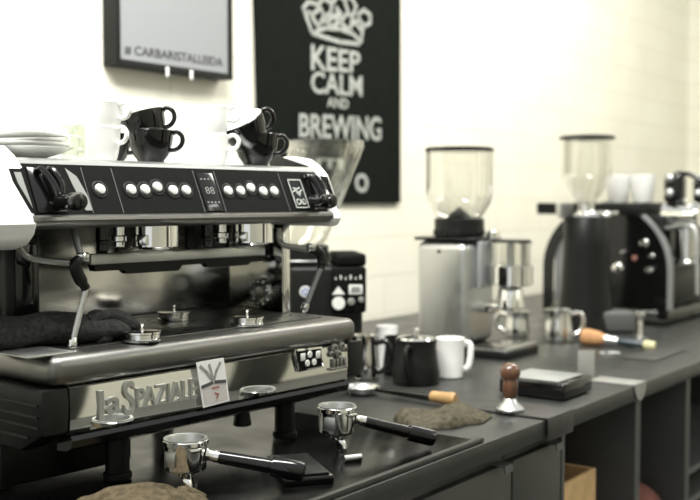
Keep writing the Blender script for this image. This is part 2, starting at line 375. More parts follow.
# ------------------------------------------------------------------ espresso machine
W = .713
em = thing('espresso_machine', 'large two-group espresso machine with white end caps, cups piled on top', 'espresso machine', (MX, MY, TOPZ+.0030), TH)
def mp(name, bm, m, parent=None, label=None): return obj(name, bm, m, parent or em, label=label)
for lx in (.16, .56):
    for ly in (.05, .42):
        b = new(); cyl(b, .024, .0, .012, .002, mtx=T(lx, ly)); cyl(b, .020, .012, .09, .001, mtx=T(lx, ly)); mp('foot', b, 'black')
b = new(); box(b, .04, .675, .012, .47, .088, .176, .004); mp('base_frame', b, 'black')
for x0, x1 in ((-.018, .030), (.684, .731)):      # ribbed plastic side aprons
    b = new(); exX(b, [(-.004, .176), (-.008, .15), (-.004, .108), (.055, .078), (.48, .078), (.48, .176)], x0, x1, .006)
    for z in (.152, .134, .118, .100):
        exX(b, [(.004 if z > .11 else .03, z), (.004 if z > .11 else .03, z+.004), (.47, z+.004), (.47, z)], x0-.003, x0+.004) if x0 < 0 else exX(b, [(.0, z), (.0, z+.006), (.47, z+.006), (.47, z)], x1-.004, x1+.004)
    mp('side_apron', b, 'black')
b = new(); box(b, -.012, .245, .12, .46, .004, .0875, .006); mp('reflection_blocker', b, 'black')  # added box, blocks bright reflections so the mat stays dark under the machine
b = new(); exX(b, [(.0, .176), (-.004, .174), (-.006, .14), (-.004, .105), (.0, .101), (.011, .101), (.011, .176)], .031, .683); fp_ = mp('front_panel', b, 'mirror')
b = new(); exX(b, [(-.006, .1005), (-.010, .094), (-.006, .082), (.006, .076), (.03, .074), (.03, .087), (.0115, .1005)], .031, .683); mp('lower_lip', b, 'blackgloss')
b = new(); K_ = T(0, -.0055)
text(b, 'l', .082, .091, .117, .164, .004, .012, K_); text(b, 'a', .097, .124, .123, .151, .004, .02, K_); text(b, 'S', .130, .152, .117, .172, .004, .012, K_); text(b, 'PAZIALE', .156, .284, .125, .158, .004, .012, K_)
mp('lettering', b, 'steel', fp_)
b = new(); box(b, .626, .69-.012, -.012, -.0062, .128, .133, .001)
for (x, z, r) in ((.640, .170, .010), (.662, .172, .009), (.651, .158, .009), (.672, .166, .006), (.632, .160, .006)): lathe(b, [(0, 0), (r, 0), (r, .004), (r*.5, .005), (r*.4, .002), (0, .002)], 18, T(x, -.0065, z) @ RX(PI/2))
for x in (.634, .645, .656, .667): box(b, x, x+.007, -.011, -.0062, .133, .150, .001)
mp('emblem', b, 'satin', fp_)
# keypad
kp = mp('keypad', exY(new(), [(.523, .181), (.600, .179), (.604, .138), (.534, .137)], -.012, -.006, .001), 'chrome', fp_)
mp('keypad_face', exY(new(), [(.5275, .1775), (.596, .1755), (.599, .1415), (.5365, .1405)], -.0132, -.0122), 'panel', fp_)
b = new()
for x, z in ((.562, .168), (.555, .152), (.574, .152)): mp('key', cyl(new(), .0065, 0, .003, .001, 16, T(x, -.0133, z) @ RX(PI/2)), 'label', fp_)
for x in (.537, .580): mp('key', box(new(), x, x+.012, -.0155, -.0133, .158, .172, .001), 'label', fp_)
# drip tray: rounded steel lip
b = new(); box(b, 0, W, -.008, .34, .1765, .225, .018, 4); dt = mp('drip_tray', b, 'lip')
b = new(); box(b, .05, W-.05, .045, .315, .2252, .2275, .001)
mp('tray_plate', b, 'dsatin', dt)
b = new(); box(b, -.03, .052, .01, .10, .2252, .2285, .001)
for i in range(12): box(b, -.026+i*.006, -.023+i*.006, .014, .022, .2286, .2292)
mp('side_grate', b, 'steel', dt)
for px, py in ((142, 342), (247, 326), (174, 321)):
    q = at(px, py, .9+.229); d = q-Vector((MX, MY, .9)); x = d.x*math.cos(TH)+d.y*math.sin(TH); y = -d.x*math.sin(TH)+d.y*math.cos(TH)
    b = new(); lathe(b, [(0, 0), (.031, 0), (.032, .002), (.032, .004), (.030, .005), (.030, .012), (.032, .013), (.032, .016), (.029, .0165), (.003, .017), (.0018, .024), (.0035, .026), (.003, .029), (0, .030)], 28, T(x, y, .2277)); mp('drain_plug', b, 'chrome', dt)
# columns, splash back, rear body
for x0, x1, nm in ((.012, .040, 'left'), (.672, .696, 'right')):
    b = new(); box(b, x0, x1, .163, .345, .2255, .41, .004); mp('side_column', b, 'mirror')
b = new(); lathe(b, [(0, 0), (.027, 0), (.028, .003), (.021, .008), (.014, .005), (0, .008)], 26, T(.6717, .225, .265) @ RY(-PI/2))
for k in range(10): a = 2*PI*k/10; sphere(b, (.667, .225+.024*math.cos(a), .265+.024*math.sin(a)), .006, u=8, v=6)
mp('column_badge', b, 'steel')
b = new(); box(b, .041, .671, .326, .340, .2255, .408, .001); mp('splash_back', b, 'splash')
b = new(); box(b, .005, .71, .345, .52, .178, .408, .006); mp('rear_body', b, 'black')
b = new(); box(b, .018, .080, .14, .19, .262, .407, .010, 3); cv = mp('side_cover', b, 'black')
b = new(); box(b, .030, .070, .136, .1402, .272, .392, .002); mp('cover_recess', b, 'blackgloss', cv)
# upper body
b = new(); exX(b, [(.062, .436), (.098, .512), (.10, .5165), (.52, .5165), (.52, .409), (.24, .409), (.22, .420), (.10, .420), (.068, .428)], .003, .694); ub = mp('upper_body', b, 'black')
b = new(); exX(b, [(.046, .4385), (.041, .435), (.040, .430), (.043, .425), (.050, .419), (.060, .4165), (.095, .4160), (.095, .4195), (.067, .4275), (.060, .4385)], .003, .694); mp('front_rail', b, 'lip')
SL = Matrix(((1, 0, 0, 0), (0, math.cos(0.0), 0, 0), (0, 0, 1, 0), (0, 0, 0, 1)))
def sl(z): return .050+(z-.439)/(.515-.439)*.035       # slanted front of the control panel
b = new(); exX(b, [(.050, .439), (.0864, .518), (.098, .515), (.062, .437)], .0105, .688); cp = mp('control_panel', b, 'panel')
ang = math.atan2(.035, .076)
PM = T(0, .050, .439) @ RX(-ang)                        # panel frame: x, -y out of panel, z up the slope
def pz(z): return (z-.439)/math.cos(ang)
for xm, w_ in ((.178, .0014), (.357, .0012), (.408, .0012), (.577, .0012), (.118, .0012)):
    b = new(); box(b, xm, xm+w_, -.0006, .0, .001, .083, mtx=PM); mp('panel_seam', b, 'edge', cp)
for i, px in enumerate(((101, 191.6), (132, 192), (146, 192), (159, 189.3), (174, 192.6), (187, 192.6), (229, 193), (241.5, 193), (252.5, 190), (264, 193.5), (275, 193.2))):
    q = onL(px[0], px[1], .065)
    b = new(); lathe(b, [(.0105, 0), (.0150, 0), (.0155, .0010), (.0140, .0016), (.0112, .0012), (.0105, 0)], 28, PM @ T(q.x, -.0001, pz(q.z)) @ RX(PI/2)); bz = mp('button_ring', b, 'black', cp)
    b = new(); lathe(b, [(0, .0001), (.0098, .0001), (.0098, .002), (.0085, .0042), (.005, .0055), (0, .006)], 24, PM @ T(q.x, 0, pz(q.z)) @ RX(PI/2)); mp('push_button', b, 'silver', cp, 'round silvery push button')
b = new(); box(b, .364, .402, -.0014, 0, .003, .078, .0004, mtx=PM); mp('display', b, 'blackgloss', cp)
b = new(); text(b, '88', .373, .394, .036, .050, .0006, 0, mtx=PM @ T(0, -.0016))
for i in range(4):
    for z in (.018, .064): box(b, .369+i*.0085, .373+i*.0085, -.0022, -.0015, z, z+.003, mtx=PM)
mp('display_marks', b, 'led', cp)
# sticker
ck = mp('sticker', box(new(), .596, .636, -.0012, 0, .006, .070, mtx=PM), 'blackgloss', cp); b = new()
strokes(b, [[(.598, .008), (.634, .008), (.634, .068), (.598, .068), (.598, .008)]], .0022, .0006, PM @ T(0, -.0013))
text(b, 'CAD', .603, .630, .014, .027, .0006, .03, PM @ T(0, -.0013))
strokes(b, [[(.602, .042), (.610, .046), (.618, .040), (.628, .046)], [(.612, .040), (.618, .034), (.622, .040)], [(.606, .050), (.616, .048), (.624, .051)]], .003, .0006, PM @ T(0, -.0013))
mp('sticker_print', b, 'chalk', cp)
# cup tray on top
b = new(); exX(b, [(.0870, .5185), (.0885, .5235), (.094, .5272), (.104, .5285), (.52, .5285), (.52, .5172), (.10, .5172)], -.004, .690); tt = mp('cup_tray', b, 'steel')
b = new(); exX(b, [(.10, .529), (.22, .529), (.22, .557), (.20, .557)], .6905, .6945, .002); mp('tray_bracket', b, 'black', tt)
# white end caps
def cap(x0, x1, ex0, ex1, zb=None):
    o_ = -.005
    pr = [(.52, .552), (.16, .552), (.122, .546), (.098, .532), (sl(.51)+o_, .513), (sl(.44)+o_, .440), (.040, .425), (.047, .408), (.064, .393), (.10, .384), (.52, .376)]
    if zb: pr = pr[:7]+[(.050, zb+.003), (.058, zb), (.52, zb)]
    b = new(); exX(b, pr, x0, x1, .006, seg=4); c = mp('end_cap', b, 'shell')
    CM = T(0, .050+o_, .439) @ RX(-ang)
    b = new(); exY(b, [(ex0+.020, .003), (ex1, .003), (ex1, .079), (ex0, .079), (ex0+.002, .055)], -.0012, .004, mtx=CM); mp('inset_frame', b, 'panel', c)
    b = new(); exY(b, [(ex0+.024, .010), (ex1-.004, .010), (ex1-.008, .071), (ex0+.008, .071), (ex0+.010, .053)], -.0018, -.0013, mtx=CM); mp('inset_plate', b, 'greyinset', c)
cap(-.075, .0095, -.018, .010); cap(.6945, .722, .6955, .716, .408)
# steam taps: paddle plate and knob pointing to the barista
def tap(cx, s, kx=0):
    b = new(); box(b, cx-(.036 if cx < .3 else .022), cx+.018, -.003, 0, .003, .080, .001, mtx=PM); t_ = mp('tap_plate', b, 'blackgloss', cp)
    b = new(); tube(b, spline([(cx-.020, -.003, .072), (cx-.016, -.014, .070), (cx-.006, -.018, .045), (cx-.002, -.016, .022), (cx-.002, -.003, .014)], 6), .0055, 10, PM); tube(b, spline([(cx-.002, -.003, .074), (cx+.001, -.014, .070), (cx+.008, -.018, .045), (cx+.006, -.014, .026)], 6), .005, 10, PM); mp('tap_lever', b, 'blackgloss', t_)
    b = new(); lathe(b, [(0, 0), (.012, 0), (.0135, .006), (.012, .022), (.0135, .028), (.0145, .034), (.0145, .050), (.012, .056), (.005, .058), (0, .058)], 26, T(cx+.002+kx, .048, .459) @ RY(s*.10) @ RX(PI/2)); mp('tap_knob', b, 'blackgloss', t_)
tap(.052, 1); tap(.668, 1, -.032)
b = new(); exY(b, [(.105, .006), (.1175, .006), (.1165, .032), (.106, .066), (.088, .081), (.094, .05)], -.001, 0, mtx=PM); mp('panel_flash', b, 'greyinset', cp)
# groups
for gx in (.303, .545):
    b = new(); lathe(b, [(0, .374), (.030, .374), (.032, .377), (.042, .3775), (.0435, .379), (.0435, .4195), (0, .4195)], 48, T(gx, .125)); g = mp('group_head', b, 'chrome')
    for k in (0, 2):
        a = -PI/2+1.5*(k-1)+.4; obj('lug', box(new(), -.006, .006, -.008, .008, 0, .018, .002, mtx=T(gx+.0495*math.cos(a), .125+.0495*math.sin(a), .382) @ RZ(a)), 'chrome', g)
    b = new(); cyl(b, .010, .378, .4195, .002, mtx=T(gx-.066, .14)); cyl(b, .014, .388, .400, .002, mtx=T(gx-.066, .14)); mp('solenoid_valve', b, 'chrome', g)
    b = new(); cyl(b, .011, .372, .419, .002, mtx=T(gx-.094, .15)); sphere(b, (gx-.094, .15, .388), .012); mp('valve_body', b, 'blackgloss', g)
    b = new(); box(b, gx-.022, gx+.02, .12, .15, .366, .3715, .003); mp('spout_tab', b, 'label', g)
b = new(); box(b, .218, .655, .196, .204, .346, .366, .002); rl = mp('grey_rail', b, 'steel')
b = new(); exY(b, [(.225, .3455), (.65, .3455), (.645, .334), (.615, .334), (.605, .328), (.5, .328), (.49, .336), (.43, .336), (.42, .326), (.30, .326), (.29, .334), (.228, .334)], .197, .215); mp('rail_bracket', b, 'black', rl)
for x in (.24, .45, .63): mp('rail_hanger', box(new(), x, x+.02, .2045, .212, .346, .409), 'black', rl)
# steam wands
def wand(name, pts, jt, low, ly):
    P3 = [onL(x, y, l) for x, y, l in pts]; b = new(); tube(b, spline(P3, 8), .0058, 12); s = mp('steam_pipe', b, 'satin')
    J = [onL(x, y, l) for x, y, l in jt]; b = new(); lathe(b, [(0, 0), (.009, 0), (.0105, .003), (.0105, .012), (.008, .015), (0, .015)], 22, T(*(J[0]-Vector((0, 0, .003))))); mp('wand_collar', b, 'chrome', s)
    b = new(); tube(b, spline(J, 6), [.009]*3+[.0105]*(len(spline(J, 6))-6)+[.008]*3, 14)
    for f_ in (.45, .6, .75, .9): 
        i = int(f_*(len(J)-1)); p = J[0].lerp(J[-1], f_)
    mp('wand_grip', b, 'black', s)
    Q = [onL(x, y, l) for x, y, l in low]; b = new(); tube(b, Q, [.0052]*(len(Q)-1)+[.0052], 12); wd = mp('steam_wand', b, 'steel', s)
    d = (Q[-1]-Q[-2]).normalized(); b = new(); tube(b, [Q[-1]-d*.018, Q[-1]-d*.012, Q[-1]-d*.004, Q[-1]+d*.002], [.0056, .0078, .0078, .004], 14); mp('wand_tip', b, 'chrome', wd)
wand('l', [(74, 232, .09), (77, 245, .08), (82, 262, .066)], [(83, 262, .066), (76, 266, .066), (78, 277, .066), (86, 291, .064)], [(86, 290, .064), (71, 351, .06)], .07)
wand('r', [(279, 230, .10), (279, 240, .10), (284, 247, .09), (300, 250, .075), (314, 253, .06)], [(311, 251, .06), (319, 254, .055), (322, 262, .052), (321, 271, .05)], [(321, 269, .05), (303.5, 313, .085)], .07)
b = new(); tube(b, spline([onL(18, 238, .10), onL(20, 250, .10), onL(28, 259, .10), onL(45, 263, .09), onL(76, 266, .07)], 8), .005, 10); mp('water_pipe', b, 'satin')
# drain fitting under the base
q = onL(240, 420, .09)
b = new(); box(b, q.x-.028, q.x+.02, .075, .105, .066, .0875, .002); cyl(b, .018, .030, .0655, .002, mtx=T(q.x+.006, .09), r2=.013); mp('drain_spout', b, 'black')
# postcard leaning on the front panel
pcx = [(.289, .186), (.352, .187), (.366, .109), (.304, .106)]
pc = thing('photo_card', 'white-bordered small photo card stuck on the machine front panel', 'card', L2W(-.011, -.0125, .0035), TH)
obj('card', exY(new(), pcx, -.0008, 0), 'paper', pc)
def bil(u, v):
    a = [pcx[0][i]*(1-u)+pcx[1][i]*u for i in (0, 1)]; c = [pcx[3][i]*(1-u)+pcx[2][i]*u for i in (0, 1)]
    return a[0]*(1-v)+c[0]*v, a[1]*(1-v)+c[1]*v
b = new(); exY(b, [bil(.06, .50), bil(.94, .50), bil(.94, .95), bil(.06, .95)], -.0012, -.0009); obj('picture', b, 'palepaper', pc)
b = new(); strokes(b, [[bil(.12, .10), bil(.30, .24), bil(.46, .44)], [bil(.84, .10), bil(.66, .26), bil(.54, .44)], [bil(.44, .10), bil(.5, .42)]], .0055, .0004, T(0, -.0009)); obj('picture', b, 'greypaper', pc)
b = new(); strokes(b, [[bil(.07, .55), bil(.46, .50)], [bil(.56, .50), bil(.93, .53)]], .006, .0004, T(0, -.0013)); obj('picture', b, 'darkpaper', pc)
b = new(); strokes(b, [[bil(.42, .62), bil(.66, .62)], [bil(.5, .74), bil(.6, .78), bil(.54, .86)]], .0035, .0004, T(0, -.0013)); obj('picture', b, 'redpaper', pc)
# ------------------------------------------------------------------ cups on the machine
def onTop(px, ly): q = onL(px, 160, ly); return q.x
CUPM = {}
def cup_meshes(kind):
    if kind in CUPM: return CUPM[kind]
    if kind == 'cap': R, r0, h = .0425, .023, .060
    else: R, r0, h = .0345, .0265, .0585
    t = .003
    outp = [(0, 0), (r0-.002, 0), (r0, .001), (r0+.001, .004), (r0+(R-r0)*.48, h*.26), (r0+(R-r0)*.80, h*.55), (R-.001, h*.85), (R, h-.001), (R-.001, h)]
    inp = [(R-.001, h), (R-t, h-.001), (R-t-.001, h*.85), (r0+(R-r0)*.80-t, h*.55), (r0+(R-r0)*.48-t, h*.26+.001), (r0-.004, .007), (0, .006)]
    b = new(); lathe(b, outp, 40); m1 = mesh('cup_body', b); b = new(); lathe(b, inp, 40); m2 = mesh('cup_lining', b)
    b = new(); sm = kind == 'esp'; rr = lambda z: r0+(R-r0)*(.48+.5*(z/h-.26)/.6)
    hp = spline([(rr(h*.82)-.003, 0, h*.84), (R+.010, 0, h*.93), (R+.021, 0, h*.80), (R+.020, 0, h*.55), (R+.006, 0, h*.36), (rr(h*.36)-.004, 0, h*.30)], 7)
    if not sm: hp = spline([(rr(h*.86)-.003, 0, h*.90), (R+.006, 0, h*.95), (R+.015, 0, h*.80), (R+.014, 0, h*.58), (R+.004, 0, h*.42), (rr(h*.42)-.004, 0, h*.38)], 7)
    if sm: hp = spline([(R-.004, 0, h*.90), (R+.010, 0, h*.97), (R+.019, 0, h*.80), (R+.016, 0, h*.60), (R+.006, 0, h*.52), (R-.006, 0, h*.56)], 7)
    tube(b, hp, .0042, 12, flat=1.0, upv=(0, 1, 0)); m3 = mesh('cup_handle', b)
    CUPM[kind] = (m1, m2, m3); return CUPM[kind]
VAR = {}
def cup(kind, colr, px, ly, z, hang, label, group=None, tilt=0, lean=0, cat='cup', x=None, sc=1):
    ms = cup_meshes(kind); key = (kind, colr)
    if key not in VAR:
        VAR[key] = []
        for i, m in enumerate(ms):
            c = m.copy(); c.materials.clear(); c.materials.append(M['white'] if (colr == 'white' or i == 1) else M['blackcer']); VAR[key].append(c)
    p = L2W(onTop(px, ly) if x is None else x, ly, .5325+z)
    q = Matrix.Rotation(tilt, 4, Vector((math.cos(HEAD), math.sin(HEAD), 0))) @ Matrix.Rotation(lean, 4, Vector((math.cos(RIGHT), math.sin(RIGHT), 0))) @ RZ(hang)
    t = thing('coffee_cup', label, cat, p, 0, group); t.rotation_euler = q.to_euler(); t.scale = (sc, sc, sc)
    for n, m in zip(('body', 'lining', 'handle'), VAR[key]): obj(n, m, None, t)
HR = RIGHT+.1
cup('esp', 'white', 101, .15, 0, HR-.5, 'lower white cup of the stack at left, left of the black pair')
cup('esp', 'white', 102, .15, .044, HR-.45, 'upper white cup of the stack at left, left of the black pair', tilt=.05)
cup('cap', 'black', 151, .17, 0, HR-.1, 'lower black cup of the middle pair, right of the left white stack')
cup('cap', 'black', 150, .17, .033, HR-.1, 'upper tilted black cup of the middle pair, right of the left white stack', tilt=-.27)
cup('esp', 'white', 211, .16, 0, HR-.1, 'lower white cup of the stack left of the tilted open black cup')
cup('esp', 'white', 212, .16, .054, HR-.0, 'upper white cup of the stack left of the tilted open black cup')
cup('cap', 'black', 256, .15, 0, HR+.1, 'lower black cup at the right end of the cup row', sc=1.08)
cup('cap', 'black', 254, .15, .034, HR+.1, 'tilted black cup with white inside showing, right end of the cup row', tilt=-.42, lean=.36, sc=1.10)
cup('esp', 'white', 172, .30, 0, HR, 'lower white cup behind the middle black pair')
cup('esp', 'white', 172, .30, .052, HR, 'upper white cup behind the middle black pair')
cup('cap', 'black', 110, .31, 0, HR, 'black cup half hidden behind the left white stack')
cup('esp', 'white', 40, .37, .0, HR, 'white cup behind the saucer stack at the left end')
cup('esp', 'white', 62, .42, .0, HR, 'lower white cup in the back row behind the small glass')
cup('esp', 'white', 62, .42, .052, HR, 'upper white cup in the back row behind the small glass')
# saucers
def saucer_mesh():
    b = new(); lathe(b, [(0, 0), (.030, 0), (.034, .002), (.055, .008), (.074, .017), (.076, .019), (.073, .0195), (.052, .0115), (.032, .0055), (.026, .006), (.024, .0045), (0, .0045)], 48); return mesh('saucer', b)
SM = saucer_mesh()
for i, (px, dz, tl, lb) in enumerate(((26, 0, 0, 'bottom white saucer of the stack at the left end'), (24, .0065, .02, 'second white saucer up in the stack at the left end'), (22, .0135, -.05, 'third white saucer up in the stack at the left end'), (20, .021, .03, 'topmost white saucer of the stack at the left end'))):
    o = obj('saucer', SM, 'white', None, L2W(onTop(px, .17), .17, .5325+dz), (0, tl, 0)); tag(o, lb, 'saucer', 'white saucers on the machine')
b = new(); lathe(b, [(0, 0), (.017, 0), (.019, .002), (.020, .012), (.023, .058), (.0215, .058), (.0185, .014), (.016, .008), (0, .007)], 32)
tag(obj('shot_glass', b, 'glass', None, L2W(onTop(73, .13), .13, .5325)), 'small clear shot glass between saucers and white cup stack', 'glass')
g2 = thing('shaker', 'small black shaker with white top behind the saucers', 'shaker', L2W(onTop(35, .27), .27, .5325))
b = new(); cyl(b, .018, 0, .052, .002, mtx=T(0, 0, 0)); obj('body', b, 'blackcer', g2)
b = new(); lathe(b, [(.0, .0525), (.019, .0525), (.020, .056), (.015, .064), (.006, .068), (0, .069)], 24); obj('cap', b, 'white', g2)
# rolled towel lying on the tray at left
tw = thing('rolled_towel', 'black rolled towel lying on the left end of the drip tray', 'towel', L2W(.0, .13, .2292), TH)
def towel():
    b = bmesh.new(); n = 40; seg = 30; rings = []
    for i in range(n+1):
        u = i/n; x = -.10+u*.305; c = Vector((x, -.012+.012*math.sin(u*5)-.055*max(0, u-.55), 0)); ring = []
        for k in range(seg):
            a = 2*PI*k/seg; ry = .042*(1-.35*max(0, u-.7)/.3)*(1+.10*noise.noise(Vector((x*14, a, 1)))); rz = .026*(1-.30*max(0, u-.75)/.25)*(1+.14*noise.noise(Vector((x*12, a*1.3, 5))))
            z = rz+rz*math.sin(a)*(1+.10*math.sin(x*55+a*2)); y = c.y+ry*math.cos(a)
            e = min(1, (1-u)*9, u*9+.3)**.5
            ring.append(b.verts.new((x, c.y+(y-c.y)*(.55+.45*e), max(.001, rz+(z-rz)*(.5+.5*e)))))
        rings.append(ring)
    for p, q in zip(rings, rings[1:]):
        for k in range(seg): b.faces.new((p[k], p[(k+1) % seg], q[(k+1) % seg], q[k]))
    b.faces.new(rings[0]); b.faces.new(rings[-1]); bmesh.ops.recalc_face_normals(b, faces=b.faces); return b
obj('roll', towel(), 'towel', tw)
b = new()
for k, (r, yy) in enumerate(((.024, -.046), (.014, -.044))):
    pts = [(.150+.02*k+.5*r*math.cos(t)*1.5, yy-.006+.012*math.sin(t*.7), .026+r*math.sin(t)*.85) for t in [i*.35-2.2 for i in range(17)]]
    tube(b, pts, .0085, 10)
tube(b, spline([(.13, -.05, .035), (.17, -.058, .045), (.205, -.06, .03), (.225, -.05, .015)], 6), .010, 10)
obj('fold', b, 'towel', tw)
# ------------------------------------------------------------------ things on the counter
CT = .9005
bmat = thing('bar_mat', 'wide thin glossy black bar mat under the portafilters and near machine', 'mat', C2W(.30, .004, CT), TC)
LEN = 1.80-.30
obj('sheet', box(new(), 0, LEN, .012, .56, 0, .0025, .001), 'glossmat', bmat)
obj('raised_edge', box(new(), 0, LEN, .0, .0115, 0, .010, .002), 'counter', bmat)
MZ = CT+.0027
def portafilter(name, bx, by, hx, hy, z, label, hz=.016, wood=False):
    t = thing(name, label, 'portafilter', (bx, by, z), math.atan2(hy-by, hx-bx), 'portafilters on the bar mat'); L = math.hypot(hx-bx, hy-by)
    zb = .036
    b = new(); lathe(b, [(0, zb), (.030, zb), (.033, zb+.004), (.0335, zb+.040), (.0365, zb+.042), (.0365, zb+.048), (.034, zb+.0495), (.0295, zb+.0485), (.029, zb+.020), (0, zb+.014)], 44); k = obj('basket_ring', b, 'chrome', t)
    b = new(); lathe(b, [(.0345, zb+.0498), (.0345, zb+.0512), (.030, zb+.0508), (.0285, zb+.047), (.0275, zb+.024), (0, zb+.023)], 44); obj('filter_basket', b, 'steel', t)
    b = new(); box(b, -.011, .011, -.0355, -.033, zb+.010, zb+.034, .002, mtx=RZ(-.6)); obj('maker_plate', b, 'steel', k)
    for a_ in (2.2, -.95): obj('lug', box(new(), .0345, .041, -.010, .010, zb+.034, zb+.0405, .002, mtx=RZ(a_)), 'chrome', k)
    b = new(); cyl(b, .012, zb-.012, zb-.0002, .002)
    for s in (-1, 1): tube(b, spline([(0, 0, zb-.008), (.004, s*.014, zb-.012), (.008, s*.019, zb-.022), (.010, s*.020, .002)], 6), [.0085, .0075, .0065, .006], 12)
    obj('spout', b, 'chrome', t)
    a = Vector((.033, 0, zb+.024)); e = Vector((L, 0, hz)); d = (e-a).normalized(); Q = T(*a) @ align(d); n = (e-a).length
    b = new(); lathe(b, [(0, 0), (.011, 0), (.0085, .004), (.0085, .010), (.0095, .011), (.0095, .020), (0, .020)], 24, Q); obj('neck', b, 'chrome', t)
    h0 = .0205; b = new(); lathe(b, [(0, h0), (.0098, h0), (.0105, h0+.003), (.0118, n*.64), (.0112, n*.645), (.0112, n*.655), (.0150, n*.66), (.0160, n*.68), (.0160, n*.95), (.0140, n*.985), (.008, n), (0, n)], 30, Q); obj('handle', b, 'blackgloss', t)
    return t
p1 = at(337, 452, MZ); h1 = at(435, 438, MZ+.017); portafilter('portafilter', p1.x, p1.y, h1.x, h1.y, MZ, 'chrome portafilter with black handle, right of the black slab, nearer the scoop')
p2 = at(186, 492, MZ); h2 = at(305, 472, MZ+.034); portafilter('portafilter', p2.x, p2.y, h2.x, h2.y, MZ, 'chrome portafilter with black handle in front at left, by the crumpled brown cloth', .034)
# tamper stub rod under the far portafilter
a_ = at(344, 459, MZ+.006); b_ = at(361, 457, MZ+.006); b = new(); tube(b, [a_-a_, (b_-a_)], .0065, 16)
tag(obj('steel_pin', b, 'steel', None, a_), 'short steel pin lying under the portafilter spout', 'pin')
# black slab
S = [at(*p, .922) for p in ((290, 463), (332, 455), (341, 464), (306, 485))]
c0 = sum(S, Vector())/4
b = new(); exZ(b, [(-.075, -.042), (.075, -.042), (.075, .042), (-.075, .042)], 0, .014, .003)
sb = thing('tamping_slab', 'small flat black slab under the near portafilter handle', 'mat', (c0.x-.002, c0.y+.040, MZ), math.radians(52))
obj('base', b, 'blackgloss', sb); obj('pad', box(new(), -.069, .069, -.036, .036, .0141, .0185, .002), 'black', sb)
# cloths
def cloth(name, outline_r, hfun, mat_, loc, rz, label, n=64):
    b = bmesh.new(); top = []; R = 22
    for j in range(R+1):
        ring = []
        for i in range(n):
            a = 2*PI*i/n; r = outline_r(a)*j/R; x, y = r*math.cos(a), r*math.sin(a); e = min(1, (1-j/R)*6)
            ring.append(b.verts.new((x, y, max(.0012, .003+hfun(x, y)*(e**.5)))))
        top.append(ring)
    for p, q in zip(top, top[1:]):
        for i in range(n): b.faces.new((p[i], p[(i+1) % n], q[(i+1) % n], q[i]))
    low = [b.verts.new((v.co.x, v.co.y, 0)) for v in top[-1]]
    for i in range(n): b.faces.new((top[-1][i], top[-1][(i+1) % n], low[(i+1) % n], low[i]))
    b.faces.new(low); bmesh.ops.remove_doubles(b, verts=b.verts, dist=1e-6); bmesh.ops.recalc_face_normals(b, faces=b.faces)
    o = obj(name, b, mat_, None, loc, (0, 0, rz)); return tag(o, label, 'cloth')
q = at(140, 519, MZ)
cloth('cleaning_cloth', lambda a: .118*(1+.18*math.sin(2*a+.8)+.08*math.sin(5*a)), lambda x, y: .034*math.exp(-((x+.03)**2+(y)**2)/.006)+.010+.008*math.sin(x*60+y*25)+.006*noise.noise(Vector((x*30, y*30, 0))), 'brown', (q.x, q.y, MZ), .4, 'crumpled brown cloth at the front left corner by the near portafilter')
fo = bpy.data.objects['cleaning_cloth']; b = new(); tube(b, spline([(.0, -.10, .010), (.035, -.06, .017), (.075, -.035, .019), (.105, -.040, .012), (.118, -.06, .004)], 4), [.005, .006, .007, .008, .009, .010, .011, .012, .012, .012, .012, .011, .010, .009, .007, .005, .003], 12, flat=.8); obj('fold', b, 'brown', fo)
q = at(436, 421, CT)
cloth('cleaning_cloth', lambda a: .106/ (abs(math.cos(a-.3))**3+abs(math.sin(a-.3)*1.45)**3)**(1/3)*(1+.06*math.sin(7*a+1)), lambda x, y: .014+.008*math.sin(x*45-y*30)+.005*noise.noise(Vector((x*40, y*40, 3))), 'brownd', (q.x+.016, q.y-.010, CT+.0005), HEAD-1.2, 'flattened olive cloth in front of the black milk jugs')
# scoop with black handle and wooden end
s0 = at(362, 394, CT); s1 = at(456, 407, CT)
st = thing('coffee_scoop', 'steel scoop with black handle and pale wooden end beside the espresso machine', 'scoop', (s0.x, s0.y, CT), math.atan2(s1.y-s0.y, s1.x-s0.x)); L = (s1-s0).length
b = new(); lathe(b, [(0, .0), (.030, .0), (.040, .010), (.043, .018), (.044, .019), (.042, .019), (.038, .010), (.029, .003), (0, .003)], 36); obj('bowl', b, 'steel', st)
b = new(); tube(b, [(.042, 0, .016), (.07, 0, .015), (L*.75, 0, .0135)], [.006, .006, .009], 14); obj('handle', b, 'blackgloss', st)
b = new(); lathe(b, [(0, 0), (.011, 0), (.013, .004), (.0145, L*.18), (.0165, L*.215), (.012, L*.245), (0, L*.25)], 24, T(L*.75, 0, .0165) @ RY(PI/2)); obj('end_grip', b, 'palewood', st)
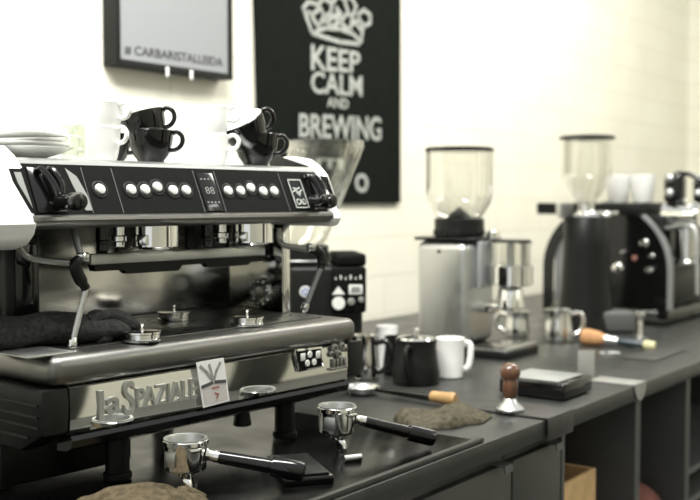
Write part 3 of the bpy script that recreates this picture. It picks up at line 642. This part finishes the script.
# jugs and mugs beside the machine
def jug(px, py, R, h, col, label, hand=None, lid=False, name='milk_jug', lip=True, hm=None):
    q = at(px, py, CT); t = thing(name, label, 'jug', (q.x, q.y, CT))
    b = new(); lathe(b, [(0, 0), (R-.004, 0), (R, .004), (R*1.02, h*.25), (R*.92, h*.6), (R*.86, h*.85), (R*.90, h), (R*.86, h), (R*.82, h*.85), (R*.88, h*.6), (R*.96, h*.25), (R*.9, .008), (0, .006)], 40)
    if lip:
        for v in b.verts:
            k = max(0, (v.co.z/h-.72)/.28); a = math.atan2(v.co.y, v.co.x)-((hand or 0)+PI); f = max(0, math.cos(a))**6*k
            v.co.x *= 1+.28*f; v.co.y *= 1+.28*f
    obj('body', b, col, t)
    if hand is not None:
        b = new(); tube(b, spline([(R*.86, 0, h*.84), (R+.022, 0, h*.88), (R+.034, 0, h*.70), (R+.032, 0, h*.40), (R+.014, 0, h*.22), (R*.97, 0, h*.2)], 7), .0055, 10, RZ(hand), flat=1.4); obj('handle', b, hm or col, t)
    if lid:
        b = new(); lathe(b, [(0, h+.001), (R*.84, h+.001), (R*.8, h+.006), (.014, h+.010), (.006, h+.014), (.008, h+.020), (.011, h+.026), (0, h+.030)], 28); obj('lid', b, 'chrome', t)
    return t
jug(416, 383, .059, .112, 'black', 'larger matt black milk jug in front, left of the white mug', HEAD+PI-.35, lid=True)
jug(396, 374, .034, .102, 'black', 'smaller matt black jug half hidden behind the larger black one', HEAD+.3)
jug(387, 369, .034, .120, 'white', 'tall white jug behind the steel and black jugs', None, lip=False, name='jug')
jug(366, 379, .034, .115, 'chrome', 'slim steel jug with black handle at the espresso machine corner', HEAD-PI/2-.5, hm='blackgloss')
q = at(450, 377, CT); t = thing('white_mug', 'plain white mug with handle right of the black jugs', 'mug', (q.x, q.y, CT))
b = new(); lathe(b, [(0, 0), (.030, 0), (.033, .003), (.036, .05), (.038, .098), (.0395, .103), (.038, .104), (.0355, .098), (.0335, .05), (.030, .008), (0, .007)], 40); obj('body', b, 'white', t)
b = new(); tube(b, spline([(.034, 0, .088), (.047, 0, .090), (.054, 0, .078), (.051, 0, .040), (.044, 0, .024), (.032, 0, .022)], 7), .0055, 10, RZ(RIGHT), flat=1.5); obj('handle', b, 'white', t)
# tamper on its mat
tm = thing('tamping_mat', 'dark rubber tamping mat folded over the worktop edge under the wooden tamper', 'mat', C2W(2.055, 0, CT), TC)
b = new(); box(b, 0, .125, -.006, .165, 0, .005, .0015); obj('pad', b, 'rubber', tm)
b = new(); box(b, .0, .125, -.0085, -.0065, -.045, .005, .0005); obj('front_flap', b, 'rubber', tm)
q = at(510, 411, CT+.005)
tp = thing('tamper', 'coffee tamper with turned brown wooden handle and steel base', 'tamper', (q.x, q.y, CT+.0055))
b = new(); lathe(b, [(0, 0), (.0295, 0), (.031, .002), (.031, .006), (.027, .010), (.016, .020), (.0135, .027), (.0125, .028), (0, .028)], 40); obj('base', b, 'steel', tp)
b = new(); lathe(b, [(0, .0285), (.0125, .0285), (.0155, .034), (.0172, .050), (.0168, .064), (.0160, .069), (.020, .075), (.0225, .083), (.022, .091), (.018, .099), (.010, .104), (0, .1045)], 36); obj('handle', b, 'wood', tp)
# scale
sc = thing('counter_scale', 'flat black scale with grey plate beside the wooden tamper', 'scale', C2W(2.262, .052, CT), TC)
b = new(); box(b, 0, .16, 0, .17, .003, .041, .006, 3); obj('housing', b, 'blackgloss', sc)
b = new(); box(b, .012, .148, .02, .160, .0413, .044, .001); obj('plate', b, 'tablet', sc)
b = new()
for x in (.02, .14):
    for y in (.02, .15): cyl(b, .008, 0, .0029, .0005, 12, T(x, y))
obj('foot', b, 'black', sc)
# upright card and pale strip
q = at(586, 379, CT); cdt = thing('card_holder', 'small upright grey plastic card behind the scale', 'card', (q.x, q.y, CT), RIGHT)
b = new(); box(b, -.022, .022, -.001, .001, 0, .075, .0004); box(b, -.022, .022, .0011, .03, 0, .002, .0004); obj('card', b, 'clearstrip', cdt)
stp = thing('edge_strip_tray', 'pale plastic strip lying over the worktop edge right of the scale', 'strip', C2W(2.555, .0, CT), TC)
b = new(); box(b, 0, .075, .0, .12, 0, .004, .001); obj('strip', b, 'clearstrip', stp)
b = new(); a0 = [(.0375+.0375*math.cos(t), .004-.045*math.sin(t)) for t in [PI*i/14 for i in range(15)]]
exY(b, a0, -.004, -.002); obj('rounded_end', b, 'clearstrip', stp)
# ------------------------------------------------------------------ steel grinder with clear hopper
q = Vector((2.765, 1.43, CT)); g1 = thing('coffee_grinder', 'steel-sided grinder with clear domed hopper right of the white mug', 'grinder', (q.x, q.y, CT), TC)
b = new(); box(b, -.01, .19, .0, .18, .0, .03, .006, 3); box(b, -.005, .20, -.12, .0, .0, .022, .004); obj('base', b, 'black', g1)
b = new(); box(b, -.0, .18, .02, .20, .0305, .342, .028, 7); bd = obj('body', b, 'steel', g1)
obj('screw', cyl(new(), .006, 0, .002, .0005, 14, T(-.0002, .115, .31) @ RY(-PI/2)), 'black', bd)
b = new(); box(b, -.004, .185, .012, .205, .3425, .352, .006, 3); obj('top_plate', b, 'black', g1)
b = new(); cyl(b, .076, .3525, .410, .004, 40, T(.085, .095)); 
for k in range(24): box(b, .074, .079, -.004, .004, .356, .374, .001, mtx=T(.085, .095) @ RZ(k*PI/12))
obj('collar', b, 'black', g1)
b = new(); lathe(b, [(.066, .4105), (.074, .418), (.096, .455), (.103, .485), (.103, .610), (.1015, .610), (.1015, .485), (.0945, .455), (.072, .418), (.064, .4105)], 48, T(.085, .095)); obj('hopper', b, 'hopper', g1)
b = new(); lathe(b, [(0, .411), (.04, .411), (.022, .427), (0, .445)], 30, T(.085, .095)); obj('hopper_cone', b, 'black', g1)
b = new(); lathe(b, [(0, .6105), (.104, .6105), (.105, .613), (.105, .620), (.100, .624), (0, .625)], 48, T(.085, .095)); obj('hopper_lid', b, 'blackgloss', g1)
b = new(); box(b, .10, .15, -.018, .012, .335, .368, .006); cyl(b, .012, .335, .372, .002, mtx=T(.1, -.01)); obj('grind_lock', b, 'chrome', g1)
b = new(); box(b, .055, .125, .0, .0195, .20, .34, .004); obj('neck_plate', b, 'greysteel', g1)
dsx, dsy = .112, -.068
b = new(); lathe(b, [(0, .210), (.062, .210), (.066, .213), (.066, .268), (.062, .269), (.060, .266), (.060, .222), (0, .222)], 40, T(dsx, dsy)); ds = obj('doser', b, 'chrome', g1)
b = new(); lathe(b, [(.058, .2695), (.058, .338), (.0565, .338), (.0565, .2695)], 40, T(dsx, dsy)); obj('doser_glass', b, 'hopper', g1)
b = new(); cyl(b, .060, .3385, .346, .002, 40, T(dsx, dsy)); obj('doser_lid', b, 'black', g1)
b = new(); cyl(b, .012, .2225, .335, .001, 20, T(dsx, dsy)); 
for k in range(6): box(b, .012, .048, -.0015, .0015, .225, .262, 0, mtx=T(dsx, dsy) @ RZ(k*PI/3))
obj('doser_vanes', b, 'steel', g1)
b = new(); box(b, .182, .200, -.085, -.065, .200, .325, .004); cyl(b, .012, .322, .33, .002, mtx=T(.191, -.075)); box(b, .172, .215, -.092, -.062, .3305, .336, .003); obj('doser_lever', b, 'steel', g1)
b = new(); box(b, .09, .15, -.09, -.03, .135, .143, .003); lathe(b, [(.040, .145), (.043, .145), (.036, .200), (.030, .2095), (.026, .2095), (.033, .2)], 32, T(dsx, dsy)); box(b, .07, .13, -.03, .0199, .125, .150, .003); obj('fork', b, 'chrome', g1)
b = new(); box(b, .0, .20, -.118, -.005, .0225, .028, .002); box(b, .0, .20, -.118, -.108, .0282, .034, .002); obj('tray', b, 'steel', g1)
obj('tray_grid', box(new(), .012, .188, -.106, -.012, .0283, .031, .001), 'blackgloss', g1)
# steel jugs beside it
for (px, py, R, h, lb, hd) in ((558, 341, .048, .105, 'steel milk jug with handle right of the steel grinder', RIGHT), (517, 337, .040, .088, 'small steel jug standing behind the steel grinder tray', RIGHT+2.6)):
    jug(px, py, R, h, 'chrome', lb, hd)
# ------------------------------------------------------------------ black grinder behind the machine at left
q = at(325, 371, CT); g3 = thing('coffee_grinder', 'black grinder with wide cloudy conical hopper behind the espresso machine', 'grinder', (q.x, q.y, CT), HEAD-PI/2+.15)
b = new(); box(b, -.105, .09, -.09, .12, .012, .290, .012, 4); box(b, -.10, .085, -.088, .115, 0, .0118); bd = obj('body', b, 'black', g3)
b = new(); box(b, .005, .095, -.115, -.0905, .17, .290, .006, 3); box(b, .016, .096, -.112, .06, .2905, .325, .010, 3); cpn = obj('control_box', b, 'panel', g3)
b = new(); cyl(b, .015, 0, .002, .0005, 26, T(-.063, -.0905, .225) @ RX(PI/2)); obj('badge', b, 'label', g3)
b = new(); cyl(b, .011, .0022, .003, .0003, 26, T(-.063, -.0905, .225) @ RX(PI/2)); obj('badge_print', b, 'blue', g3)
b = new(); text(b, 'H', -.068, -.058, .218, .232, .0006, .02, T(0, -.0937)); obj('badge_letter', b, 'label', g3)
b = new(); exY(b, [(.004, .219), (.038, .219), (.021, .240)], -.1165, -.1152); obj('warning_triangle', b, 'label', g3)
b = new(); box(b, .048, .084, -.1175, -.1152, .219, .244, .002); obj('display_frame', b, 'label', g3); b = new(); box(b, .054, .078, -.1185, -.1177, .224, .239, .001); obj('display', b, 'screen', g3)
b = new(); cyl(b, .017, 0, .003, .0006, 26, T(.021, -.1152, .196) @ RX(PI/2)); obj('dial', b, 'label', g3)
b = new(); cyl(b, .009, 0, .010, .001, 20, T(.054, -.1152, .2) @ RX(PI/2)); cyl(b, .007, 0, .012, .001, 20, T(.080, -.1152, .205) @ RX(PI/2)); obj('knob', b, 'steel', g3)
b = new()
for i in range(6): box(b, .012+i*.013, .016+i*.013, -.1158, -.1152, .258, .263+.006*(i % 2))
obj('scale_marks', b, 'label', g3)
b = new(); cyl(b, .072, .2905, .344, .004, 36, T(-.062, .0)); obj('collar', b, 'black', g3)
b = new(); lathe(b, [(.0735, .300), (.0745, .303), (.0735, .306), (.0721, .306), (.0721, .300)], 36, T(-.062, 0)); obj('collar_ring', b, 'steel', g3)
b = new(); lathe(b, [(.056, .3445), (.066, .36), (.098, .575), (.101, .594), (.1025, .61), (.101, .61), (.0995, .594), (.0965, .575), (.064, .36), (.054, .3445)], 48)
for v in b.verts: v.co.x += -.062*min(1, max(0, (.594-v.co.z)/.245))
hp = obj('hopper', b, 'smoky', g3)
b = new(); lathe(b, [(.104, .600), (.1055, .602), (.1055, .622), (.103, .624), (.0, .624), (0, .621), (.1028, .621), (.1028, .600)], 48); obj('hopper_lid', b, 'smoky', g3)
# ------------------------------------------------------------------ tall black grinder on the right
q = at(592, 332, CT); g4 = thing('coffee_grinder', 'tall matt black grinder with glass hopper before the far machine', 'grinder', (q.x+.034, q.y+.039, CT), HEAD-PI/2)
b = new(); lathe(b, [(0, 0), (.100, 0), (.104, .006), (.100, .03), (.086, .16), (.080, .30), (.078, .398), (.072, .407), (0, .409)], 44); obj('body', b, 'black', g4)
b = new(); box(b, .02, .16, -.085, .03, .002, .075, .012, 3); obj('base', b, 'greymatt', g4)
b = new(); lathe(b, [(0, .3965), (.050, .3965), (.046, .41), (.030, .425), (.028, .45), (.0, .45)], 32); box(b, .02, .11, -.02, -.005, .41, .425, .004); sphere(b, (.065, -.025, .41), .016); obj('neck', b, 'chrome', g4)
b = new(); lathe(b, [(.030, .4505), (.045, .475), (.088, .545), (.090, .56), (.090, .678), (.0885, .678), (.0885, .56), (.0865, .546), (.043, .476), (.029, .4505)], 44); obj('hopper', b, 'hopper', g4)
b = new(); lathe(b, [(.0, .6785), (.096, .6785), (.098, .681), (.098, .686), (.09, .691), (0, .693)], 44); obj('hopper_lid', b, 'black', g4)
b = new(); exX(b, [(-.03, .40), (.03, .40), (.05, .455), (-.05, .455)], -.10, -.055, .004); obj('side_funnel', b, 'steel', g4)
# ------------------------------------------------------------------ far espresso machine (seen from its rounded end)
mq = at(607, 336, CT); m2 = thing('espresso_machine', 'black espresso machine with rounded end panel at the far right', 'espresso machine', C2W(3.83, .11, CT), TC)
def m2p(px, py):  # picture -> (y, z) in the end-panel plane (x = 0) of the far machine
    d = ray(px, py); o0 = C2W(3.83, .11, CT); n = (math.cos(TC), math.sin(TC)); t = (o0.x*n[0]+o0.y*n[1])/(d[0]*n[0]+d[1]*n[1])
    x, y, z = d[0]*t-o0.x, d[1]*t-o0.y, CZ+d[2]*t-CT
    return (-x*math.sin(TC)+y*math.cos(TC), z)
yl, zl = m2p(543, 262); yr, zr = m2p(668, 262); zt_ = m2p(606, 204)[1]
R0 = (yl-yr)/2; cy_ = (yl+yr)/2; czr = zt_-R0
def arch(ro, ri, b, x0, x1, a0=0, a1=PI, n=40, leg=None):
    out = [(cy_+ro*math.cos(a0+(a1-a0)*i/n), czr+ro*math.sin(a0+(a1-a0)*i/n)) for i in range(n+1)]; inn = [(cy_+ri*math.cos(a0+(a1-a0)*i/n), czr+ri*math.sin(a0+(a1-a0)*i/n)) for i in range(n, -1, -1)]
    if leg is not None: out = [(cy_+ro, leg)]+out+[(cy_-ro, leg)]; inn = [(cy_-ri, leg)]+inn+[(cy_+ri, leg)]
    return exX(b, out+inn, x0, x1, .0)
b = new(); arch(R0, R0*.85, b, 0, .02, leg=.02); obj('arch_panel', b, 'blackgloss', m2)
b = new(); arch(R0*1.045, R0*1.002, b, -.006, .03, a0=PI*.5, a1=PI, leg=None, n=24); exX(b, [(cy_-R0*1.045, .06), (cy_-R0*1.002, .06), (cy_-R0*1.002, czr), (cy_-R0*1.045, czr)], -.006, .03); obj('arch_trim', b, 'greysteel', m2)
b = new(); box(b, .0205, .70, cy_-.02, cy_+R0*.84, .06, zt_-.10, .006); obj('rear_body', b, 'greysteel', m2)
b = new(); fr_ = [(cy_+R0*.849*math.cos(PI*(.42+.58*i/24)), czr+R0*.849*math.sin(PI*(.42+.58*i/24))) for i in range(25)]
exX(b, fr_+[(cy_-R0*.849, .06), (fr_[0][0], .06)], .006, .0203); fp2 = obj('side_plate', b, 'blackgloss', m2)
b = new(); box(b, .0205, .70, cy_-R0*.90, cy_-.021, .20, zt_-.04, .01, 3); obj('front_body', b, 'blackgloss', m2)
b = new(); box(b, .0205, .70, cy_-R0*.84, cy_-.0215, .06, .1995, .004); obj('splash_panel', b, 'black', m2)
b = new(); box(b, -.03, .72, cy_-R0*.62, cy_+R0*1.06, zt_-.040, zt_+.004, .004); tr2 = obj('top_tray', b, 'black', m2)
b = new(); box(b, .0, .72, cy_-R0*1.0, cy_+R0*.9, .012, .055, .006); obj('drip_base', b, 'dsatin', m2)
for x in (.06, .64):
    for y in (cy_-.15, cy_+.15): obj('foot', cyl(new(), .02, 0, .0118, .001, 18, T(x, y)), 'black', m2)
yg = cy_-R0*1.0
for i, gx in enumerate((.11, .44)):
    b = new(); cyl(b, .050, 0, .14, .008, 36, T(gx, yg+.06, .405) @ RX(PI/2)); cyl(b, .040, -.17, -.02, .004, 32, T(gx, yg-.03, .40)); lathe(b, [(.050, 0), (.054, .004), (.054, .012), (.050, .016)], 32, T(gx, yg-.03, .225)); g = obj('group_head', b, 'chrome', m2)
    b = new(); box(b, gx-.04, gx+.035, yg-.02, yg+.05, .45, .565, .022, 4); obj('lever_head', b, 'blackgloss', g)
    for dx, dz in ((-.05, .545), (-.05, .49)): obj('control_knob', lathe(new(), [(0, 0), (.016, 0), (.016, .016), (.010, .020), (0, .020)], 20, T(gx-.0405, yg+.02, dz-.0) @ RY(-PI/2)), 'steel', g)
    b = new(); tube(b, spline([(gx, yg+.01, .565), (gx, yg-.05, .555), (gx, yg-.13, .50), (gx, yg-.17, .46)], 6), .009, 12); obj('lever_bar', b, 'blackgloss', g)
    b = new(); tube(b, [(gx, yg-.07, .245), (gx-.01, yg-.19, .225)], [.012, .016], 14); obj('portafilter_handle', b, 'blackgloss', g)
    b = new(); tube(b, spline([(gx-.06, yg+.03, .36), (gx-.07, yg-.05, .37), (gx-.075, yg-.09, .34), (gx-.08, yg-.10, .12)], 6), .008, 10); obj('steam_wand', b, 'steel', g)
for k, (px, py, r, h_, mm) in enumerate(((618, 268, .020, .03, 'chrome'), (625, 252, .010, .03, 'chrome'), (634, 258, .010, .006, 'redpaper'), (645, 243, .015, .03, 'chrome'), (652, 256, .010, .02, 'chrome'), (650, 270, .012, .03, 'chrome'))):  # solid studs added in place of reflections on the glossy side plate
    yy, zz = m2p(px, py); obj('reflection_stud', lathe(new(), [(0, 0), (r, 0), (r*1.05, h_*.3), (r*.7, h_*.5), (r*.8, h_*.9), (0, h_)], 22, T(.0055, yy, zz) @ RY(-PI/2)), mm, fp2)
# cups on the far machine
for i, (yy, lb) in enumerate(((cy_-.02, 'white cup on the far machine, nearest the black grinder hopper'), (cy_-.11, 'white cup on the far machine near its front edge'))):
    p = C2W(3.83+.09+.02*i, .11+yy, CT+zt_+.0045); t = thing('coffee_cup', lb, 'cup', p, 0, 'white cups on the far machine')
    for n, m in zip(('body', 'lining', 'handle'), VAR[('esp', 'white')]): obj(n, m, None, t)
    t.scale = (1.35, 1.35, 1.8)
# brush, crumbs, cup and mat in front of the far machine
s0 = at(582, 345, CT); s1 = at(655, 350, CT); br = thing('counter_brush', 'brush with tan bristles and dark teal handle before the black grinder', 'brush', (s0.x, s0.y, CT), math.atan2(s1.y-s0.y, s1.x-s0.x)); L = (s1-s0).length
Q = T(0, 0, .028) @ RY(PI/2+.07)
b = new(); lathe(b, [(0, 0), (.022, .0), (.027, .012), (.024, .05), (.016, .075), (0, .075)], 26, Q); obj('bristles', b, 'bristle', br)
b = new(); lathe(b, [(0, .0755), (.0165, .0755), (.0125, .115), (0, .115)], 24, Q); obj('ferrule', b, 'steel', br)
b = new(); lathe(b, [(0, .1155), (.012, .1155), (.014, .15), (.011, L*.85), (0, L*.85)], 24, Q); obj('handle', b, 'teal', br)
b = new(); lathe(b, [(0, L*.852), (.013, L*.852), (.016, L*.9), (.014, L*1.0), (0, L*1.02)], 24, Q); obj('end_cap', b, 'yellow', br)
for (px, py, r, lb) in ((614, 353, .012, 'larger white scrap lying below the counter brush'), (602, 353, .006, 'tiny white scrap left of the larger scrap')):
    q = at(px, py, CT); b = new(); exZ(b, [(-r*1.6, -r*.4), (r*1.5, -r*.5), (r*1.2, r*.5), (-r*1.2, r*.4)], 0, .0025, .0004); tag(obj('paper_scrap', b, 'paper', None, (q.x, q.y, CT), (0, 0, RIGHT)), lb, 'scrap')
q = at(640, 341, CT); tk = thing('chrome_tamper', 'small chrome tamper standing before the far espresso machine', 'tamper', (q.x, q.y, CT))
b = new(); lathe(b, [(0, 0), (.026, 0), (.027, .01), (.010, .016), (.008, .03), (.010, .07), (0, .07)], 28); obj('base', b, 'chrome', tk); b = new(); lathe(b, [(0, .0705), (.011, .0705), (.016, .085), (.014, .10), (0, .104)], 24); obj('knob', b, 'chrome', tk)
b = new(); box(b, 0, .26, 0, .10, 0, .004, .0015); tag(obj('rubber_mat', b, 'rubber', None, C2W(2.98, .10, CT), (0, 0, TC)), 'plain dark mat near the worktop edge at right', 'mat')
